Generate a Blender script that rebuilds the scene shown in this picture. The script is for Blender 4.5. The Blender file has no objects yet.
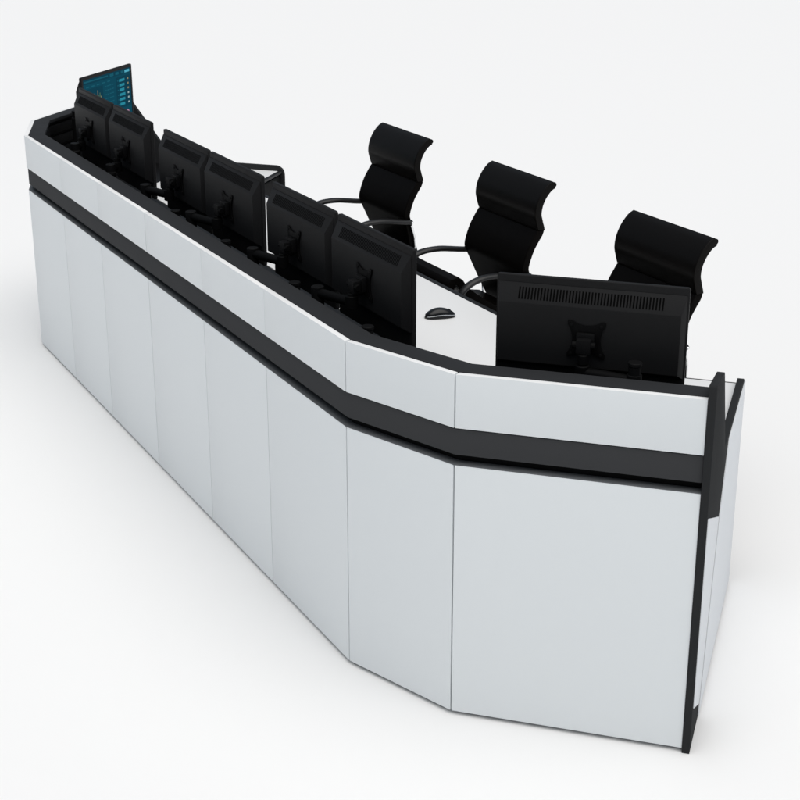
import bpy, bmesh, math
from mathutils import Vector, Matrix

scene = bpy.context.scene
COL = scene.collection
PI = math.pi

# ------------------------------------------------------------------ materials
def mat(name, color, rough=0.5, spec=0.5, metal=0.0, bump=0.0, bscale=400.0, vary=0.0, vscale=6.0, coat=0.0):
    m = bpy.data.materials.new(name)
    m.use_nodes = True
    nt = m.node_tree
    b = nt.nodes['Principled BSDF']
    b.inputs['Base Color'].default_value = (*color, 1)
    b.inputs['Roughness'].default_value = rough
    b.inputs['Specular IOR Level'].default_value = spec
    b.inputs['Metallic'].default_value = metal
    if coat:
        b.inputs['Coat Weight'].default_value = coat
        b.inputs['Coat Roughness'].default_value = 0.15
    tc = nt.nodes.new('ShaderNodeTexCoord')
    if vary:
        nz = nt.nodes.new('ShaderNodeTexNoise')
        nz.inputs['Scale'].default_value = vscale
        nz.inputs['Detail'].default_value = 5
        nt.links.new(tc.outputs['Object'], nz.inputs['Vector'])
        mr = nt.nodes.new('ShaderNodeMapRange')
        mr.inputs['To Min'].default_value = rough - vary
        mr.inputs['To Max'].default_value = rough + vary
        nt.links.new(nz.outputs['Fac'], mr.inputs['Value'])
        nt.links.new(mr.outputs['Result'], b.inputs['Roughness'])
    if bump:
        nb = nt.nodes.new('ShaderNodeTexNoise')
        nb.inputs['Scale'].default_value = bscale
        nb.inputs['Detail'].default_value = 3
        nt.links.new(tc.outputs['Object'], nb.inputs['Vector'])
        bp = nt.nodes.new('ShaderNodeBump')
        bp.inputs['Strength'].default_value = bump
        bp.inputs['Distance'].default_value = 0.001
        nt.links.new(nb.outputs['Fac'], bp.inputs['Height'])
        nt.links.new(bp.outputs['Normal'], b.inputs['Normal'])
    return m

def glow(name, color, strength=0.9):
    m = bpy.data.materials.new(name)
    m.use_nodes = True
    b = m.node_tree.nodes['Principled BSDF']
    b.inputs['Base Color'].default_value = (0.004, 0.006, 0.008, 1)
    b.inputs['Roughness'].default_value = 0.35
    b.inputs['Specular IOR Level'].default_value = 0.0
    b.inputs['Emission Color'].default_value = (*color, 1)
    b.inputs['Emission Strength'].default_value = strength
    return m

M = dict(
    panel=mat('white_panel', (0.764, 0.793, 0.803), 0.42, 0.25, vary=0.05, vscale=3, bump=0.03, bscale=900),
    panel_lit=mat('white_panel_lit_top', (0.87, 0.87, 0.865), 0.5, 0.3),  # brightened panel white: overhead light painted onto the panels' top edges
    panel_end=mat('white_end_panel', (0.775, 0.795, 0.815), 0.6, 0.12, vary=0.05, vscale=3),
    cap=mat('graphite_cap', (0.028, 0.029, 0.031), 0.6, 0.06, vary=0.06, vscale=9, bump=0.08, bscale=700),
    band=mat('graphite_band', (0.050, 0.051, 0.053), 0.75, 0.03, vary=0.05, vscale=9, bump=0.06, bscale=700),
    ledge=mat('grey_ledge', (0.10, 0.106, 0.112), 0.45, 0.3),
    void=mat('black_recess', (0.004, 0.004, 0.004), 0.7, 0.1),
    post=mat('graphite_end_plate', (0.027, 0.028, 0.029), 0.75, 0.04, vary=0.05, vscale=9, bump=0.06, bscale=700),
    inner=mat('black_inner', (0.004, 0.004, 0.0043), 0.5, 0.12),
    top=mat('white_worktop', (0.84, 0.84, 0.835), 0.38, 0.35, vary=0.04, vscale=5),
    edge=mat('black_edging', (0.012, 0.0125, 0.013), 0.45, 0.15),
    plastic=mat('black_plastic', (0.0128, 0.0128, 0.0133), 0.55, 0.10, bump=0.12, bscale=1400),
    slope=mat('black_vent', (0.0012, 0.0012, 0.0012), 0.7, 0.03),
    armm=mat('black_arm_metal', (0.0036, 0.0036, 0.0038), 0.5, 0.05, vary=0.08, vscale=30),
    armlt=mat('grey_arm_metal', (0.0062, 0.0062, 0.0066), 0.5, 0.06),
    glass=mat('dark_glass', (0.003, 0.003, 0.004), 0.12, 0.5),
    leather=mat('black_leather', (0.0030, 0.0024, 0.0021), 0.45, 0.04, bump=0.25, bscale=260, vary=0.05, vscale=14),
    leather_sheen=mat('black_leather_sheen', (0.0044, 0.0037, 0.0033), 0.34, 0.09, bump=0.25, bscale=260, vary=0.05, vscale=14),  # leather copy, lightened and glossier, to put a highlight on the headrest
    armrest=mat('black_armrest', (0.011, 0.011, 0.0115), 0.35, 0.35),
    chrome=mat('chrome', (0.86, 0.87, 0.88), 0.14, 0.5, metal=1.0),
    mouse=mat('mouse_black', (0.004, 0.0042, 0.0048), 0.2, 0.35),
    silver=mat('mouse_silver', (0.5, 0.52, 0.54), 0.3, 0.5, metal=0.6),
    rubber=mat('rubber', (0.01, 0.01, 0.01), 0.7, 0.2),
    floor=mat('studio_floor', (0.885, 0.880, 0.872), 0.75, 0.08),
    teal=glow('screen_teal', (0.004, 0.062, 0.098)),
    teal2=glow('screen_deep_teal', (0.004, 0.047, 0.076)),
    teal3=glow('screen_mid_teal', (0.009, 0.10, 0.145)),
    cyan=glow('screen_cyan', (0.022, 0.25, 0.34)),
    cyan2=glow('screen_pale_cyan', (0.09, 0.42, 0.55)),
    olive=glow('screen_olive', (0.08, 0.16, 0.09)),
    amber=glow('screen_amber', (0.26, 0.23, 0.13)),
    pale=glow('screen_pale', (0.34, 0.46, 0.46)),
    pink=glow('screen_pink', (0.45, 0.24, 0.36)),
)

# ------------------------------------------------------------------ mesh builder
class MB:
    def __init__(self):
        self.bm = bmesh.new()
        self.mi = 0
    def face(self, vs):
        try:
            f = self.bm.faces.new(vs); f.material_index = self.mi; return f
        except ValueError:
            return None
    def box(self, x0, x1, y0, y1, z0, z1, T=None):
        c = [Vector(p) for p in ((x0,y0,z0),(x1,y0,z0),(x1,y1,z0),(x0,y1,z0),(x0,y0,z1),(x1,y0,z1),(x1,y1,z1),(x0,y1,z1))]
        if T: c = [T @ v for v in c]
        v = [self.bm.verts.new(p) for p in c]
        for q in ((3,2,1,0),(4,5,6,7),(0,1,5,4),(1,2,6,5),(2,3,7,6),(3,0,4,7)):
            self.face([v[i] for i in q])
        return self
    def loops(self, rings, closed=False, caps=True):
        R = [[self.bm.verts.new(p) for p in r] for r in rings]
        n = len(R[0]); m = len(R)
        for i in range(m if closed else m-1):
            a, b = R[i], R[(i+1) % m]
            for j in range(n):
                self.face([a[j], a[(j+1) % n], b[(j+1) % n], b[j]])
        if caps and not closed:
            self.face(list(reversed(R[0]))); self.face(R[-1])
        return self
    def prism(self, pts, f0, f1):
        """pts: 2-d outline; f0/f1 map (a, b) to the near and far 3-d point"""
        return self.loops([[f0(*p) for p in pts], [f1(*p) for p in pts]])
    def tube(self, path, rx, rz=None, seg=12, up=Vector((0,0,1))):
        path = [Vector(p) for p in path]; rz = rz or rx
        rings = []
        for i, p in enumerate(path):
            d = (path[min(i+1, len(path)-1)] - path[max(i-1, 0)]).normalized()
            s = d.cross(up)
            if s.length < 1e-4: s = d.cross(Vector((0,1,0)))
            s.normalize(); t = s.cross(d).normalized()
            rings.append([p + s*rx*math.cos(2*PI*k/seg) + t*rz*math.sin(2*PI*k/seg) for k in range(seg)])
        return self.loops(rings)
    def cyl(self, a, b, r, r2=None, seg=20):
        a, b = Vector(a), Vector(b); d = (b-a).normalized()
        s = d.cross(Vector((0,0,1)))
        if s.length < 1e-4: s = Vector((1,0,0))
        s.normalize(); t = s.cross(d)
        r2 = r if r2 is None else r2
        ring = lambda c, q: [c + (s*math.cos(2*PI*k/seg) + t*math.sin(2*PI*k/seg))*q for k in range(seg)]
        e = min(0.0018, (b-a).length*0.2, r*0.3, r2*0.3)
        return self.loops([ring(a, r-e), ring(a+d*e, r), ring(b-d*e, r2), ring(b, r2-e)])
    def build(self, name, mats, parent=None, bevel=0.0, seg=2, angle=35, smooth=True):
        bm = self.bm
        bmesh.ops.recalc_face_normals(bm, faces=bm.faces[:])
        if bevel:
            es = [e for e in bm.edges if len(e.link_faces) == 2 and e.calc_face_angle(0) > math.radians(angle)]
            bmesh.ops.bevel(bm, geom=es, offset=bevel, segments=seg, profile=0.6, affect='EDGES', clamp_overlap=True)
        me = bpy.data.meshes.new(name); bm.to_mesh(me); bm.free()
        for m in (mats if isinstance(mats, (list, tuple)) else [mats]): me.materials.append(m)
        if smooth:
            me.polygons.foreach_set('use_smooth', [True]*len(me.polygons))
            me.set_sharp_from_angle(angle=math.radians(32))
        o = bpy.data.objects.new(name, me); COL.objects.link(o)
        if parent: o.parent = parent
        return o

def thing(name, label, cat, loc=(0,0,0), rz=0.0, group=None):
    o = bpy.data.objects.new(name, None); COL.objects.link(o)
    o.empty_display_size = 0.1
    o.location = loc; o.rotation_euler = (0, 0, rz)
    o['label'] = label; o['category'] = cat
    if group: o['group'] = group
    return o

def copy_tree(o, parent=None):
    c = o.copy(); COL.objects.link(c); c.parent = parent
    for ch in list(o.children): copy_tree(ch, c)
    return c

# ------------------------------------------------------------------ plan of the desk
AZ, W, LB, LA, LA2, T1, T2 = 2.05369, 0.61422, 0.43580, 0.69940, 0.700, 0.33526, 0.45666
def uv(a): return Vector((math.cos(a), math.sin(a)))
U = uv(AZ); N = Vector((U.y, -U.x))
C2 = Vector((-0.16408, 4.31361)); C1 = C2 - uv(AZ+T1)*LB
UA = -uv(AZ+T1+T2); R0 = C1 + UA*LA; NA = Vector((-UA.y, UA.x))
L0 = C2 + U*W*6; B2 = L0 + uv(AZ-T1)*LB
UA2 = uv(AZ-T1-T2); A2 = B2 + UA2*LA2; NA2 = Vector((UA2.y, -UA2.x))
PATH = [R0, C1, C2, L0, B2, A2]

def offset(pts, d):
    out = []
    for i, p in enumerate(pts):
        ns = []
        if i > 0: a = (p - pts[i-1]).normalized(); ns.append(Vector((a.y, -a.x)))
        if i < len(pts)-1: a = (pts[i+1]-p).normalized(); ns.append(Vector((a.y, -a.x)))
        if len(ns) == 1: out.append(p + ns[0]*d)
        else:
            m = (ns[0]+ns[1]).normalized(); out.append(p + m*(d/m.dot(ns[0])))
    return out
def cross(p, a, q, b):
    t = ((q.x-p.x)*b.y - (q.y-p.y)*b.x)/(a.x*b.y - a.y*b.x); return p + a*t
def inner_line(d, da=None):
    """plan line at depth d; past 1.07 m the short slanted runs have closed up to corners"""
    if d < 1.07: return offset(PATH, d)
    a, c, e = R0 + NA*(d if da is None else da), C2 + N*d, A2 + NA2*d
    k1 = cross(a, UA, c, U); k2 = cross(c, U, e, UA2)
    return [a, k1 + UA*0.004, k1 + U*0.004, k2 - U*0.004, k2 + UA2*0.004, e]
def ring_of(P0, P1, z0, z1):
    return [[(a.x,a.y,z0),(b.x,b.y,z0),(b.x,b.y,z1),(a.x,a.y,z1)] for a, b in zip(P0, P1)]
def strip(d0, d1, z0, z1, a0=None, a1=None):
    m = MB(); m.loops(ring_of(inner_line(d0, a0), inner_line(d1, a1), z0, z1)); return m

desk = thing('control_desk', 'long white and black angled control desk with raised panelled front', 'desk', (C2.x, C2.y, 0))
bpy.context.view_layer.update()
DI = Matrix.Translation((-C2.x, -C2.y, 0))
def dpart(mb, name, m, bevel=0.0, parent=None, **k):
    bmesh.ops.transform(mb.bm, matrix=DI, verts=mb.bm.verts[:])
    return mb.build(name, m, parent or desk, bevel, **k)

# seams of the panels, measured along the long run from the right bend
SEAMS = [0.0, 0.622, 1.214, 1.842, 2.478, 3.062, W*6]
def panel_runs():
    runs = [(R0, C1, 0.0, LA, None, 1), (C1, C2, 0.0, LB, 1, 2)]
    for a, b in zip(SEAMS, SEAMS[1:]):
        runs.append((C2 + U*a, C2 + U*b, 0, b-a, 2 if a == 0 else None, 3 if b == SEAMS[-1] else None))
    runs += [(L0, B2, 0, LB, 3, 4), (B2, A2, 0, LA2, 4, None)]
    return runs
def panel(p, q, i, j, d1, z0, z1, g0, g1):
    """one front panel between plan points p and q; i and j are path corners it mitres into"""
    t = (q-p).normalized(); nn = Vector((t.y, -t.x))
    inn = offset(PATH, d1)
    a0, b0 = p + t*g0, q - t*g1
    a1 = (inn[i] if i is not None else p + nn*d1) + t*g0
    b1 = (inn[j] if j is not None else q + nn*d1) - t*g1
    m = MB()
    m.loops([[(a0.x,a0.y,z0),(a1.x,a1.y,z0),(a1.x,a1.y,z1),(a0.x,a0.y,z1)],
             [(b0.x,b0.y,z0),(b1.x,b1.y,z0),(b1.x,b1.y,z1),(b0.x,b0.y,z1)]])
    return m
Z_L0, Z_L1, Z_B0, Z_B1, Z_U0, Z_U1 = 0.014, 0.8245, 0.8555, 0.9345, 0.9385, 1.1
runs = panel_runs()
for k, (p, q, _, ln, i, j) in enumerate(runs):
    g0 = 0.0024 if (k in (1, 2, 5, 8, 9)) else 0.0020
    g1 = 0.0024 if (k in (0, 1, 4, 7, 8)) else 0.0020
    if k == 0: g0 = 0.0
    dpart(panel(p, q, i, j, 0.018, Z_L0, Z_L1, g0, g1), 'lower_panel', M['panel'], 0.0018, seg=2)
    up = dpart(panel(p, q, i, j, 0.020, Z_U0, Z_U1, 0.0006 if g0 == 0.0020 else g0, 0.0006 if g1 == 0.0020 else g1), 'upper_panel', [M['panel'], M['panel_lit']], 0.0012, seg=2)
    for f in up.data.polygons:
        if f.normal.z > 0.6: f.material_index = 1  # upward faces take the brighter white, a painted lit edge

dpart(strip(0.0205, 0.085, 0.004, 0.823), 'carcass', M['void'])
dpart(strip(0.0003, 0.060, 0.8247, 0.8277), 'panel_ledge', M['ledge'], 0.0008)
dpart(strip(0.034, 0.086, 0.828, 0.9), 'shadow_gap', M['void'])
dpart(strip(0.005, 0.0335, Z_B0, Z_B1), 'trim_band', M['band'], 0.0012)
dpart(strip(0.0215, 0.086, 0.936, 1.084), 'screen_wall', M['void'])
dpart(strip(0.0206, 0.0995, 1.085, 1.102), 'top_cap', M['cap'], 0.0022)
# slatted rail on the operators' side of the raised wall
m = MB()
for k in range(5):
    z = 0.778 + k*0.061
    m.loops(ring_of(offset(PATH, 0.0865), offset(PATH, 0.097), z, z+0.046))
dpart(m, 'slat_rail', M['inner'], 0.001)
dpart(strip(0.0870, 0.600, 0.715, 0.757), 'equipment_tray', M['inner'], 0.001)
dpart(strip(0.6005, 1.104, 0.735, 0.760, None, 1.120), 'worktop', M['top'], 0.001)
dpart(strip(1.1043, 1.128, 0.749, 0.7612, 1.1203, 1.126), 'worktop_edge', M['edge'], 0.002)
dpart(strip(1.085, 1.118, 0.60, 0.7345), 'edge_apron', M['void'], 0.002)
dpart(strip(1.060, 1.080, 0.40, 0.7345), 'modesty_panel', M['inner'], 0.001)
# pedestal legs carrying the worktop on the operators' side
for s in (0.35, 1.842, 3.35):
    a = C2 + U*(s-0.03); b = C2 + U*(s+0.03)
    mm = MB()
    pts = [a+N*0.14, b+N*0.14, b+N*0.98, a+N*0.98]
    mm.loops([[(p.x,p.y,0.0) for p in pts], [(p.x,p.y,0.7145) for p in pts]])
    dpart(mm, 'pedestal', M['inner'], 0.002)

# ------------------------------------------------------------------ end panels
def arc(cx, cy, r, a0, a1, n):
    return [(cx + r*math.cos(math.radians(a0+(a1-a0)*k/n)), cy + r*math.sin(math.radians(a0+(a1-a0)*k/n))) for k in range(n+1)]
ZT = 0.788
PLATE = [(-0.004, 0.0), (-0.004, 1.139), (0.0, 1.1425), (0.212, 1.109), (0.222, 1.100), (0.368, 0.910), (0.462, ZT)] + \
        arc(1.136-0.05, ZT-0.05, 0.05, 90, 0, 8) + [(1.136, 0.0)]
CLAD = [(0.195, 0.012), (0.415, 0.578), (0.545, 0.737), (0.575, 0.772), (1.125, 0.772), (1.131, 0.74), (1.131, 0.012)]
INSERT = [(0.004, 0.150), (0.004, 0.752), (0.385, 0.590), (0.180, 0.062)]
for (o0, along, inward) in ((R0, UA, NA), (A2, UA2, NA2)):
    f = lambda s: (lambda d, z: (o0.x + along.x*s + inward.x*d, o0.y + along.y*s + inward.y*d, z))
    e = dpart(MB().prism(PLATE, f(0.0006), f(0.0232)), 'end_plate', M['post'], 0.0018)
    dpart(MB().prism(CLAD, f(0.0234), f(0.0268)), 'side_cladding', M['panel_end'], 0.0008, parent=e)
    dpart(MB().prism(INSERT, f(0.0234), f(0.0262)), 'side_insert', M['panel_end'], 0.0008, parent=e)

# ------------------------------------------------------------------ monitors
MW, MH, DM, ZM = 0.533, 0.345, 0.28, 0.978
def rot_of(nn): return math.atan2(nn.y, nn.x) - PI/2

def rrect(w, z0, z1, r, n=4):
    pts = []
    for cx, cz, a in ((w-r, z0+r, -90), (w-r, z1-r, 0), (-w+r, z1-r, 90), (-w+r, z0+r, 180)):
        pts += arc(cx, cz, r, a, a+90, n)
    return pts

def make_monitor(label, lit=False, MW=MW):
    t = thing('monitor', label, 'monitor', group='monitors standing along the control desk')
    w = MW/2
    m = MB()
    Y = lambda y: (lambda x, z: (x, y, z))
    out = rrect(w, 0, MH, 0.007); inn = rrect(w-0.017, 0.018, MH-0.016, 0.002)
    rings = [[(p[0]*0.992, 0.0, p[1]) for p in rrect(w-0.002, 0.002, MH-0.002, 0.006)],
             [Y(0.002)(*p) for p in out], [Y(0.013)(*p) for p in out],
             [Y(0.015)(*p) for p in rrect(w-0.002, 0.002, MH-0.002, 0.006)],
             [Y(0.015)(*p) for p in inn], [Y(0.011)(*p) for p in inn]]
    m.loops(rings)
    m.build('bezel', M['plastic'], t)
    # back housing: a low frustum whose sloping top carries the vent
    hz0, hz1 = 0.270, MH-0.022
    m = MB()
    base = [(-w+0.005, 0.075), (w-0.005, 0.075), (w-0.005, hz1), (-w+0.005, hz1)]
    topr = [(-w+0.013, 0.092), (w-0.017, 0.092), (w-0.017, hz0), (-w+0.013, hz0)]
    m.loops([[(x, 0.0005, z) for x, z in base], [(x, -0.003, z) for x, z in base], [(x, -0.031, z) for x, z in topr]])
    h = m.build('back_housing', M['plastic'], t, 0.0025, 2, 10)
    # vent slots lying on the slope
    a = Vector((0, -0.031, hz0)); b = Vector((0, -0.003, hz1)); d = (b-a); L = d.length; d.normalize()
    nrm = Vector((0, -d.z, d.y))
    if nrm.y > 0: nrm = -nrm
    T = Matrix(((1, d.x, nrm.x, a.x), (0, d.y, nrm.y, a.y), (0, d.z, nrm.z, a.z), (0, 0, 0, 1)))
    m = MB(); n = 46; x0, x1 = -0.207, 0.207
    for k in range(n):
        x = x0 + (x1-x0)*k/(n-1)
        m.box(x-0.0022, x+0.0022, L*0.20, L*0.80, -0.002, 0.0005, T)
    m.build('vent', M['slope'], h, smooth=False)
    # screen
    sw, s0, s1 = w-0.0175, 0.0185, MH-0.0165
    m = MB(); m.box(-sw, sw, 0.0112, 0.0125, s0, s1)
    s = m.build('screen', M['teal'] if lit else M['glass'], t, smooth=False)
    if lit:
        m = MB()
        names = ['teal2', 'teal3', 'cyan', 'cyan2', 'olive', 'amber', 'pale', 'pink']
        def q(u0, u1, v0, v1, c, lift=0.0004):
            m.mi = names.index(c)
            X = lambda u: sw - u*2*sw; Z = lambda v: s1 - v*(s1-s0)
            m.box(X(u1), X(u0), 0.0126, 0.0126+lift, Z(v1), Z(v0))
        q(0.0, 1.0, 0.0, 0.085, 'teal2', 0.0002)
        for u0, u1, c in ((0.56, 0.64, 'teal3'), (0.68, 0.75, 'teal3'), (0.80, 0.86, 'teal3'), (0.88, 0.985, 'cyan2')): q(u0, u1, 0.025, 0.07, c)
        q(0.02, 0.52, 0.03, 0.055, 'teal3')
        q(0.68, 0.99, 0.12, 0.66, 'teal2', 0.0002)
        for k in range(6):
            v = 0.16 + k*0.082
            q(0.75, 0.87 - 0.008*(k % 3), v, v+0.045, 'cyan'); q(0.71, 0.735, v+0.008, v+0.03, 'teal3')
            q(0.925, 0.955, v+0.006, v+0.036, 'amber' if k < 3 else 'pale')
        for k in range(5): q(0.06+0.11*k, 0.12+0.11*k, 0.125, 0.145, 'teal3')
        q(0.02, 0.40, 0.17, 0.50, 'teal2', 0.0002)
        for k, hgt in enumerate((0.05, 0.08, 0.14, 0.20, 0.12, 0.17, 0.24, 0.15, 0.19, 0.13, 0.08)):
            q(0.15+0.022*k, 0.162+0.022*k, 0.47-hgt, 0.47, 'olive' if k % 3 else 'amber')
        q(0.03, 0.10, 0.20, 0.225, 'pale')
        for i in range(5):
            for j in range(4): q(0.44+0.05*j, 0.475+0.05*j, 0.20+0.07*i, 0.215+0.07*i, 'teal3')
        for k in range(4): q(0.04, 0.62, 0.56+0.09*k, 0.572+0.09*k, 'teal3')
        m.mi = names.index('pink')
        cx, cz, r0, r1 = sw-0.895*2*sw, s1-0.79*(s1-s0), 0.016, 0.024
        for k in range(24):
            m.mi = names.index('pink' if k < 15 else 'cyan2')
            a0, a1 = 2*PI*k/24, 2*PI*(k+1)/24
            P = [(cx+r*math.cos(a), 0.0131, cz+r*math.sin(a)) for r, a in ((r0,a0),(r1,a0),(r1,a1),(r0,a1))]
            Q = [(x, 0.0126, z) for x, _, z in P]
            m.loops([Q, P])
        m.build('display_graphics', [M[k] for k in names], s, smooth=False)
    m = MB(); m.box(-0.022, 0.022, 0.0151, 0.0156, 0.005, 0.009); m.build('bezel_buttons', M['armlt'], t, smooth=False)
    return t

def place(o, base, along, inward, s, d, z):
    p = base + along*s + inward*d
    o.location = (p.x, p.y, z); o.rotation_euler = (0, 0, rot_of(inward))

C_MON = [3.374, 2.812, 2.110, 1.558, 0.922, 0.364]
C_LBL = ['black monitor back at the far left end of the long row, below the lit screen',
         'second black monitor back from the lit screen, along the long run of desk',
         'third black monitor back from the far left, left of a close pair',
         'black monitor back in front of the rounded far desk end, fourth along the row',
         'fifth black monitor back along the row, in front of the farthest chair',
         'black monitor back beside the computer mouse, last of the long row']
mon0 = make_monitor(C_LBL[0])
for i, s in enumerate(C_MON):
    o = mon0 if i == 0 else copy_tree(mon0)
    o['label'] = C_LBL[i]
    place(o, C2, U, N, s, DM, ZM)
o = make_monitor('large nearest black monitor back with a row of vent slots, at the right end', False, 0.556)
place(o, C1, UA, NA, 0.327, DM, ZM)
lit = make_monitor('lit monitor showing a teal dashboard screen, at the far left end', True, 0.562)
place(lit, B2, UA2, NA2, 0.316, DM, ZM+0.004)

# ------------------------------------------------------------------ monitor arms
def plate_outline(h=0.055, k=0.014, n=6):
    """square plate with hollowed sides"""
    c = [(-h,-h),(h,-h),(h,h),(-h,h)]; pts = []
    for i in range(4):
        (x0,z0),(x1,z1) = c[i], c[(i+1) % 4]
        mx, mz = (x0+x1)/2, (z0+z1)/2
        nx, nz = -mx/h, -mz/h
        tx, tz = (x1-x0), (z1-z0)
        L = math.hypot(tx, tz); tx /= L; tz /= L
        pts += [(x0+tx*0.0, z0+tz*0.0), (x0+tx*0.012, z0+tz*0.012)]
        for j in range(1, n):
            s = j/n; w = math.sin(PI*s)**0.8
            pts.append((x0+(x1-x0)*(0.1+0.8*s) + nx*k*w, z0+(z1-z0)*(0.1+0.8*s) + nz*k*w))
        pts += [(x1-tx*0.012, z1-tz*0.012)]
    return pts
def make_arm(label, pole, elbow, pole_top, arm_z):
    """local frame as the monitor's: x along the desk, y towards the operator, origin on the tray
       under the middle of the monitor; y = 0 is the plane of the monitor's bezel back"""
    t = thing('monitor_mount', label, 'monitor mount', group='monitor mounts behind the screens')
    Z0 = 0.757
    zc = ZM + 0.178 - Z0          # centre of the mounting plate
    m = MB()
    m.prism([(x, z+zc) for x, z in plate_outline()], lambda x, z: (x, -0.0325, z), lambda x, z: (x, -0.0370, z))
    p = m.build('mount_plate', M['armm'], t, 0.0008)
    for sx in (-1, 1):
        for sz in (-1, 1):
            m = MB(); m.cyl((sx*0.043, -0.0371, zc+sz*0.043), (sx*0.043, -0.0392, zc+sz*0.043), 0.0045, seg=10)
            m.build('screw', M['armlt'], p)
    m = MB()
    m.box(-0.026, 0.026, -0.056, -0.0372, zc-0.026, zc+0.022)
    m.box(-0.021, 0.021, -0.084, -0.0562, zc-0.030, zc+0.012)
    jn = m.build('tilt_joint', M['armlt'], t, 0.003)
    m = MB()
    m.cyl((-0.034, -0.072, zc-0.006), (0.034, -0.072, zc-0.006), 0.011); m.cyl((0.0, -0.078, zc-0.06), (0.0, -0.078, zc-0.031), 0.015)
    m.build('joint_pivot', M['armm'], jn)
    az = arm_z - Z0
    J = Vector((0, -0.080, az)); E = Vector((*elbow, az)); Pp = Vector((*pole, az))
    m = MB()
    d = (E-J).normalized()
    m.tube([J, J+d*0.03, J.lerp(E, 0.5), E-d*0.02, E], 0.0165, 0.0165, 16)
    m.cyl((J.x, J.y, az-0.022), (J.x, J.y, az+0.022), 0.021)
    m.build('upper_arm', M['armm'], t)
    m = MB()
    m.cyl((E.x, E.y, 0.03), (E.x, E.y, az+0.022), 0.0215)
    m.build('elbow', M['armlt'], t)
    if (Pp-E).length > 0.03:
        lz = 0.052
        m = MB(); a, b = Vector((E.x, E.y, lz)), Vector((Pp.x, Pp.y, lz))
        m.tube([a, a.lerp(b, 0.5), b], 0.0165, 0.0165, 16)
        m.cyl((b.x, b.y, lz-0.024), (b.x, b.y, lz+0.024), 0.026)
        m.build('lower_arm', M['armm'], t)
    m = MB()
    m.cyl((Pp.x, Pp.y, 0.0125), (Pp.x, Pp.y, pole_top-Z0-0.012), 0.0185)
    m.cyl((Pp.x, Pp.y, pole_top-Z0-0.0118), (Pp.x, Pp.y, pole_top-Z0), 0.0205)
    m.build('pole', M['armlt'], t)
    m = MB(); m.box(Pp.x-0.045, Pp.x+0.045, Pp.y-0.04, Pp.y+0.04, 0.0004, 0.012)
    m.build('base_clamp', M['armm'], t, 0.002)
    return t
A_LBL = ['black arm under the monitor at the far left end of the long row',
         'black arm under the second monitor back from the lit screen',
         'black arm reaching across the white gap to the third monitor back',
         'black arm behind the fourth monitor back, in front of the rounded desk end',
         'black arm reaching across the gap to the fifth monitor back',
         'black arm behind the monitor back beside the computer mouse']
arm_s = make_arm(A_LBL[0], (0.055, -0.125), (0.03, -0.120), 1.075, 1.085)
place(arm_s, C2, U, N, C_MON[0], DM, 0.757)
o = copy_tree(arm_s); o['label'] = A_LBL[1]; place(o, C2, U, N, C_MON[1], DM, 0.757)
arm_l = make_arm(A_LBL[2], (0.215, -0.130), (-0.150, -0.132), 1.083, 1.096)
place(arm_l, C2, U, N, C_MON[2], DM, 0.757)
for k in (3, 4, 5):
    o = copy_tree(arm_l); o['label'] = A_LBL[k]; place(o, C2, U, N, C_MON[k], DM, 0.757)
arm_r = make_arm('black arm with grey joint behind the nearest monitor with vent slots', (0.155, -0.115), (0.1552, -0.1152), 1.130, 1.072)
place(arm_r, C1, UA, NA, 0.323, DM, 0.757)
o = copy_tree(arm_r); o['label'] = 'black arm behind the lit monitor with the teal screen'
place(o, B2, UA2, NA2, 0.333, DM, 0.757)

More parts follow.
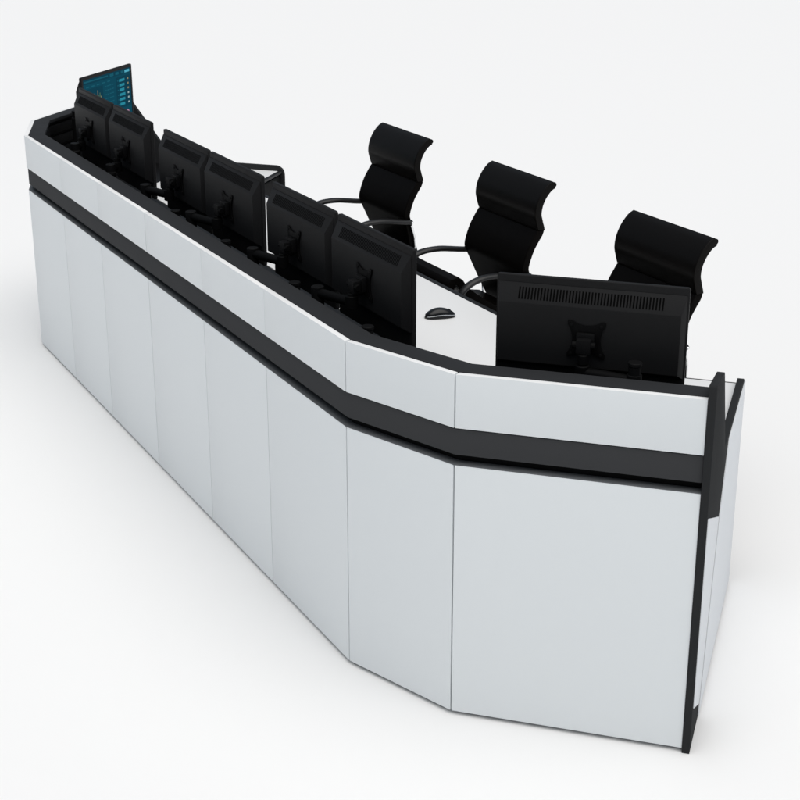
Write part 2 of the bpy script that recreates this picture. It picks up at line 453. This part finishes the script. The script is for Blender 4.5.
# ------------------------------------------------------------------ chairs
IN0 = 1.46     # depth of the chair's centre from the desk front; local y points the way the chair faces
def make_chair(label):
    t = thing('office_chair', label, 'chair', group='office chairs behind the desk')
    hw = 0.250
    def sheet(front, thick, x0, x1, name, m, bevel, seg=3, flat0=False, flat1=False, narrow=0.0):
        """a padded sheet: smooth profile in the (depth, z) plane, swept across the width"""
        P = [Vector((IN0-a, z)) for a, z in front]
        # Catmull-Rom refinement
        Q = []
        for i in range(len(P)-1):
            p0, p1, p2, p3 = P[max(i-1,0)], P[i], P[i+1], P[min(i+2,len(P)-1)]
            for k in range(5):
                s = k/5
                Q.append(0.5*((2*p1)+(p2-p0)*s+(2*p0-5*p1+4*p2-p3)*s*s+(3*p1-p0-3*p2+p3)*s**3))
        Q.append(P[-1])
        off = []
        for i, p in enumerate(Q):
            d = (Q[min(i+1,len(Q)-1)]-Q[max(i-1,0)]).normalized()
            o_ = Vector((d.y, -d.x))*thick
            if (i == 0 and flat0) or (i == len(Q)-1 and flat1): o_ = Vector((-abs(thick), 0))
            off.append(p + o_)
        outl = [(p.x, p.y) for p in Q] + [(p.x, p.y) for p in reversed(off)]
        mb = MB(); n = 8
        rings = []
        xs = [x0, x0+0.012] + [x0+(x1-x0)*k/n for k in range(1, n)] + [x1-0.012, x1]
        for i, x in enumerate(xs):
            rings.append([(x*(1 - narrow*max(0, min(1, (0.76-b)/0.22))), a, b) for a, b in outl])
        mb.loops(rings)
        return mb.build(name, m, t, bevel, seg, 40)
    # profile runs upwards with the front on the side of the desk
    back = [(1.606, 0.520), (1.588, 0.570), (1.570, 0.613), (1.546, 0.680), (1.528, 0.729), (1.516, 0.768), (1.522, 0.806), (1.542, 0.860), (1.565, 0.900), (1.588, 0.934)]
    head = [(1.588, 0.9342), (1.578, 0.966), (1.570, 1.004), (1.577, 1.049), (1.598, 1.092), (1.628, 1.126), (1.655, 1.141)]
    seat = [(1.226, 0.690), (1.198, 0.714), (1.207, 0.741), (1.240, 0.699), (1.316, 0.640), (1.400, 0.586), (1.500, 0.538), (1.580, 0.520)]
    sheet(back, -0.032, -hw, hw, 'backrest', M['leather'], 0.005, flat1=True, narrow=0.26)
    sheet(head, -0.034, -hw, hw, 'headrest', M['leather_sheen'], 0.006, flat0=True)
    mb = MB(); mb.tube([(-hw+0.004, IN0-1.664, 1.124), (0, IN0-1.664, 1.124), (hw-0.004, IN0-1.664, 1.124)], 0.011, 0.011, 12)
    mb.build('head_roll', M['leather_sheen'], t)
    sheet(seat, 0.034, -hw+0.026, hw-0.026, 'seat', M['leather'], 0.007)
    for sx in (-1, 1):
        x = sx*(hw+0.004)
        pth = [(1.552, 0.742), (1.50, 0.748), (1.45, 0.756), (1.39, 0.764), (1.32, 0.763), (1.272, 0.752), (1.236, 0.733),
               (1.212, 0.708), (1.208, 0.686), (1.224, 0.670), (1.270, 0.650), (1.360, 0.602), (1.450, 0.553), (1.530, 0.530)]
        P0 = [Vector((x, IN0-a, z)) for a, z in pth]; P = []
        for i in range(len(P0)-1):
            p0, p1, p2, p3 = P0[max(i-1, 0)], P0[i], P0[i+1], P0[min(i+2, len(P0)-1)]
            for k in range(4):
                q = k/4
                P.append(0.5*((2*p1)+(p2-p0)*q+(2*p0-5*p1+4*p2-p3)*q*q+(3*p1-p0-3*p2+p3)*q**3))
        P.append(P0[-1])
        mb = MB()
        # flat oval section, swept in the chair's side plane
        rings = []
        for i, p in enumerate(P):
            d = (P[min(i+1,len(P)-1)]-P[max(i-1,0)]).normalized(); s = Vector((1,0,0)); tt = s.cross(d)
            rings.append([p + s*0.020*math.cos(2*PI*k/16) + tt*0.0125*math.sin(2*PI*k/16) for k in range(16)])
        mb.loops(rings)
        ar = mb.build('armrest', M['armrest'], t)
        mb = MB(); mb.cyl((x, IN0-1.548, 0.742), (x+sx*0.0225, IN0-1.548, 0.742), 0.006, seg=12)
        mb.build('arm_bolt', M['chrome'], ar)
        mb = MB()
        mb.tube([(sx*(hw+0.004), IN0-1.552, 0.728), (sx*(hw-0.006), IN0-1.566, 0.700), (sx*(hw-0.020), IN0-1.584, 0.655), (sx*(hw-0.036), IN0-1.594, 0.605), (sx*(hw-0.050), IN0-1.590, 0.555), (sx*(hw-0.060), IN0-1.556, 0.515), (sx*(hw-0.062), IN0-1.500, 0.498), (sx*(hw-0.08), IN0-1.44, 0.494)], 0.0045, 0.007, 10)
        mb.build('side_frame', M['chrome'], t)
    mb = MB(); mb.box(-0.13, 0.13, -0.12, 0.12, 0.475, 0.505); mb.box(-0.05, 0.05, -0.06, 0.06, 0.44, 0.4745)
    mb.build('tilt_mechanism', M['armm'], t, 0.006)
    mb = MB(); mb.cyl((0,0,0.24), (0,0,0.44), 0.014); mb.cyl((0,0,0.075), (0,0,0.255), 0.026)
    mb.build('gas_column', M['chrome'], t)
    for k in range(5):
        a = 2*PI*k/5 + 0.31; d = Vector((math.cos(a), math.sin(a), 0)); s = Vector((-d.y, d.x, 0))
        mb = MB()
        rings = []
        for r, z, w_, h_ in ((0.024, 0.105, 0.026, 0.022), (0.12, 0.098, 0.022, 0.017), (0.24, 0.084, 0.017, 0.012), (0.30, 0.074, 0.012, 0.009)):
            c = d*r + Vector((0,0,z))
            rings.append([c+s*w_-Vector((0,0,h_)), c+s*w_+Vector((0,0,h_*0.6)), c-s*w_+Vector((0,0,h_*0.6)), c-s*w_-Vector((0,0,h_))])
        mb.loops(rings)
        leg = mb.build('base_leg', M['chrome'], t, 0.004)
        mb = MB(); c = d*0.287 + Vector((0,0,0.0285))
        for q in (-1, 1): mb.cyl(c + s*q*0.006, c + s*q*0.024, 0.028)
        mb.cyl(d*0.287+Vector((0,0,0.03)), d*0.287+Vector((0,0,0.070)), 0.006)
        mb.build('castor', M['rubber'], leg)
    return t
CH = [2.742, 1.662, 0.590]
CH_LBL = ['black high-back office chair farthest away, its arms behind the fifth monitor back',
          'middle black high-back office chair, its curved arm near the computer mouse',
          'black high-back office chair partly hidden behind the nearest large monitor']
ch0 = make_chair(CH_LBL[0])
for i, s in enumerate(CH):
    o = ch0 if i == 0 else copy_tree(ch0)
    o['label'] = CH_LBL[i]
    p = C2 + U*s + N*IN0
    o.location = (p.x, p.y, 0); o.rotation_euler = (0, 0, rot_of(-N))

# ------------------------------------------------------------------ computer mouse
mo = thing('computer_mouse', 'black computer mouse with a silver side line on the white worktop', 'computer mouse', (0.155, 5.637, 0.7605), math.radians(15))
def mouse_shell(grow, zlo, zhi, name, m, parent):
    mb = MB(); rings = []
    nl, nw = 18, 14
    for i in range(nl+1):
        s = i/nl; x = -0.058 + 0.116*s
        e = max(0.0, 1-abs(2*s-1)**2.6)**0.5
        hw = (0.029 - 0.003*math.sin(PI*s))*e*grow + 1e-4
        hz = (0.021 + 0.013*math.sin(PI*min(1, s*1.05+0.02)))*max(e, 0.02)**0.7*grow
        ring = []
        for k in range(nw+1):
            a = PI*k/nw
            y = -math.cos(a)*hw*(1.0 if True else 0); z = zlo + min(zhi, 0.0015 + hz*math.sin(a)**0.62)
            ring.append((x, y, z))
        ring += [(x, -math.cos(PI)*hw*0.9, zlo), (x, math.cos(PI)*hw*0.9, zlo)]
        rings.append(ring)
    mb.loops(rings)
    return mb.build(name, m, parent)
mo.scale = (1.08, 1.08, 1.08)
sh = mouse_shell(1.0, 0.0, 1.0, 'shell', M['mouse'], mo)
mb = MB()
for sy in (-1, 1):
    pts = []
    for k in range(17):
        s = 0.06 + 0.88*k/16; x = -0.058+0.116*s
        e = max(0.0, 1-abs(2*s-1)**2.6)**0.5
        hw = (0.029 - 0.003*math.sin(PI*s))*e
        pts.append((x, sy*(hw*0.985+0.0008), 0.0075 + 0.006*math.sin(PI*s)))
    mb.tube(pts, 0.0012, 0.0016, 8)
mb.build('side_line', M['silver'], sh)
mb = MB(); mb.cyl((0.032, -0.004, 0.0215), (0.032, 0.004, 0.0215), 0.0075, seg=16); mb.build('scroll_wheel', M['rubber'], mo)

# ------------------------------------------------------------------ floor
mb = MB()
S = 140.0
v = [mb.bm.verts.new(p) for p in ((-S,-S,0),(S,-S,0),(S,S,0),(-S,S,0))]; mb.face(v)
fl = mb.build('floor', M['floor'], smooth=False)
fl['kind'] = 'structure'; fl['label'] = 'seamless pale white studio floor under the whole desk'

# ------------------------------------------------------------------ light: a studio dome with one big soft overhead source
w = bpy.data.worlds.new('World'); scene.world = w; w.use_nodes = True
nt = w.node_tree; bg = nt.nodes['Background']
tc = nt.nodes.new('ShaderNodeTexCoord')
def dome(direction, lo, hi):
    dv = Vector(direction).normalized()
    dot = nt.nodes.new('ShaderNodeVectorMath'); dot.operation = 'DOT_PRODUCT'
    dot.inputs[1].default_value = dv
    nt.links.new(tc.outputs['Generated'], dot.inputs[0])
    mr = nt.nodes.new('ShaderNodeMapRange'); mr.interpolation_type = 'SMOOTHSTEP'
    mr.inputs['From Min'].default_value = lo; mr.inputs['From Max'].default_value = hi
    nt.links.new(dot.outputs['Value'], mr.inputs['Value'])
    return mr.outputs['Result']
mx = nt.nodes.new('ShaderNodeMix'); mx.data_type = 'RGBA'
KEY = (2.70, 2.655, 2.60); AMB = (0.23, 0.268, 0.318)
nt.links.new(dome((0.10, -0.29, 1.0), 0.64, 0.97), mx.inputs['Factor'])
mx.inputs['A'].default_value = (*AMB, 1); mx.inputs['B'].default_value = (*KEY, 1)
nt.links.new(mx.outputs['Result'], bg.inputs['Color'])
bg.inputs['Strength'].default_value = 1.0
w.cycles.sampling_method = 'MANUAL'; w.cycles.sample_map_resolution = 512

# ------------------------------------------------------------------ camera
cam = bpy.data.cameras.new('camera'); co = bpy.data.objects.new('camera', cam); COL.objects.link(co)
co.location = (0, 0, 2.5245); co.rotation_euler = (math.radians(90-20.4938), 0, 0)
cam.sensor_width = 36; cam.lens = 1522.9/800*36; cam.clip_end = 500; cam.clip_start = 0.05
scene.camera = co
scene.view_settings.view_transform = 'Standard'; scene.view_settings.look = 'None'
scene.view_settings.exposure = 0; scene.view_settings.gamma = 1
scene.render.resolution_x = scene.render.resolution_y = 1024
scene.cycles.max_bounces = 8; scene.cycles.diffuse_bounces = 5
scene.cycles.use_denoising = True
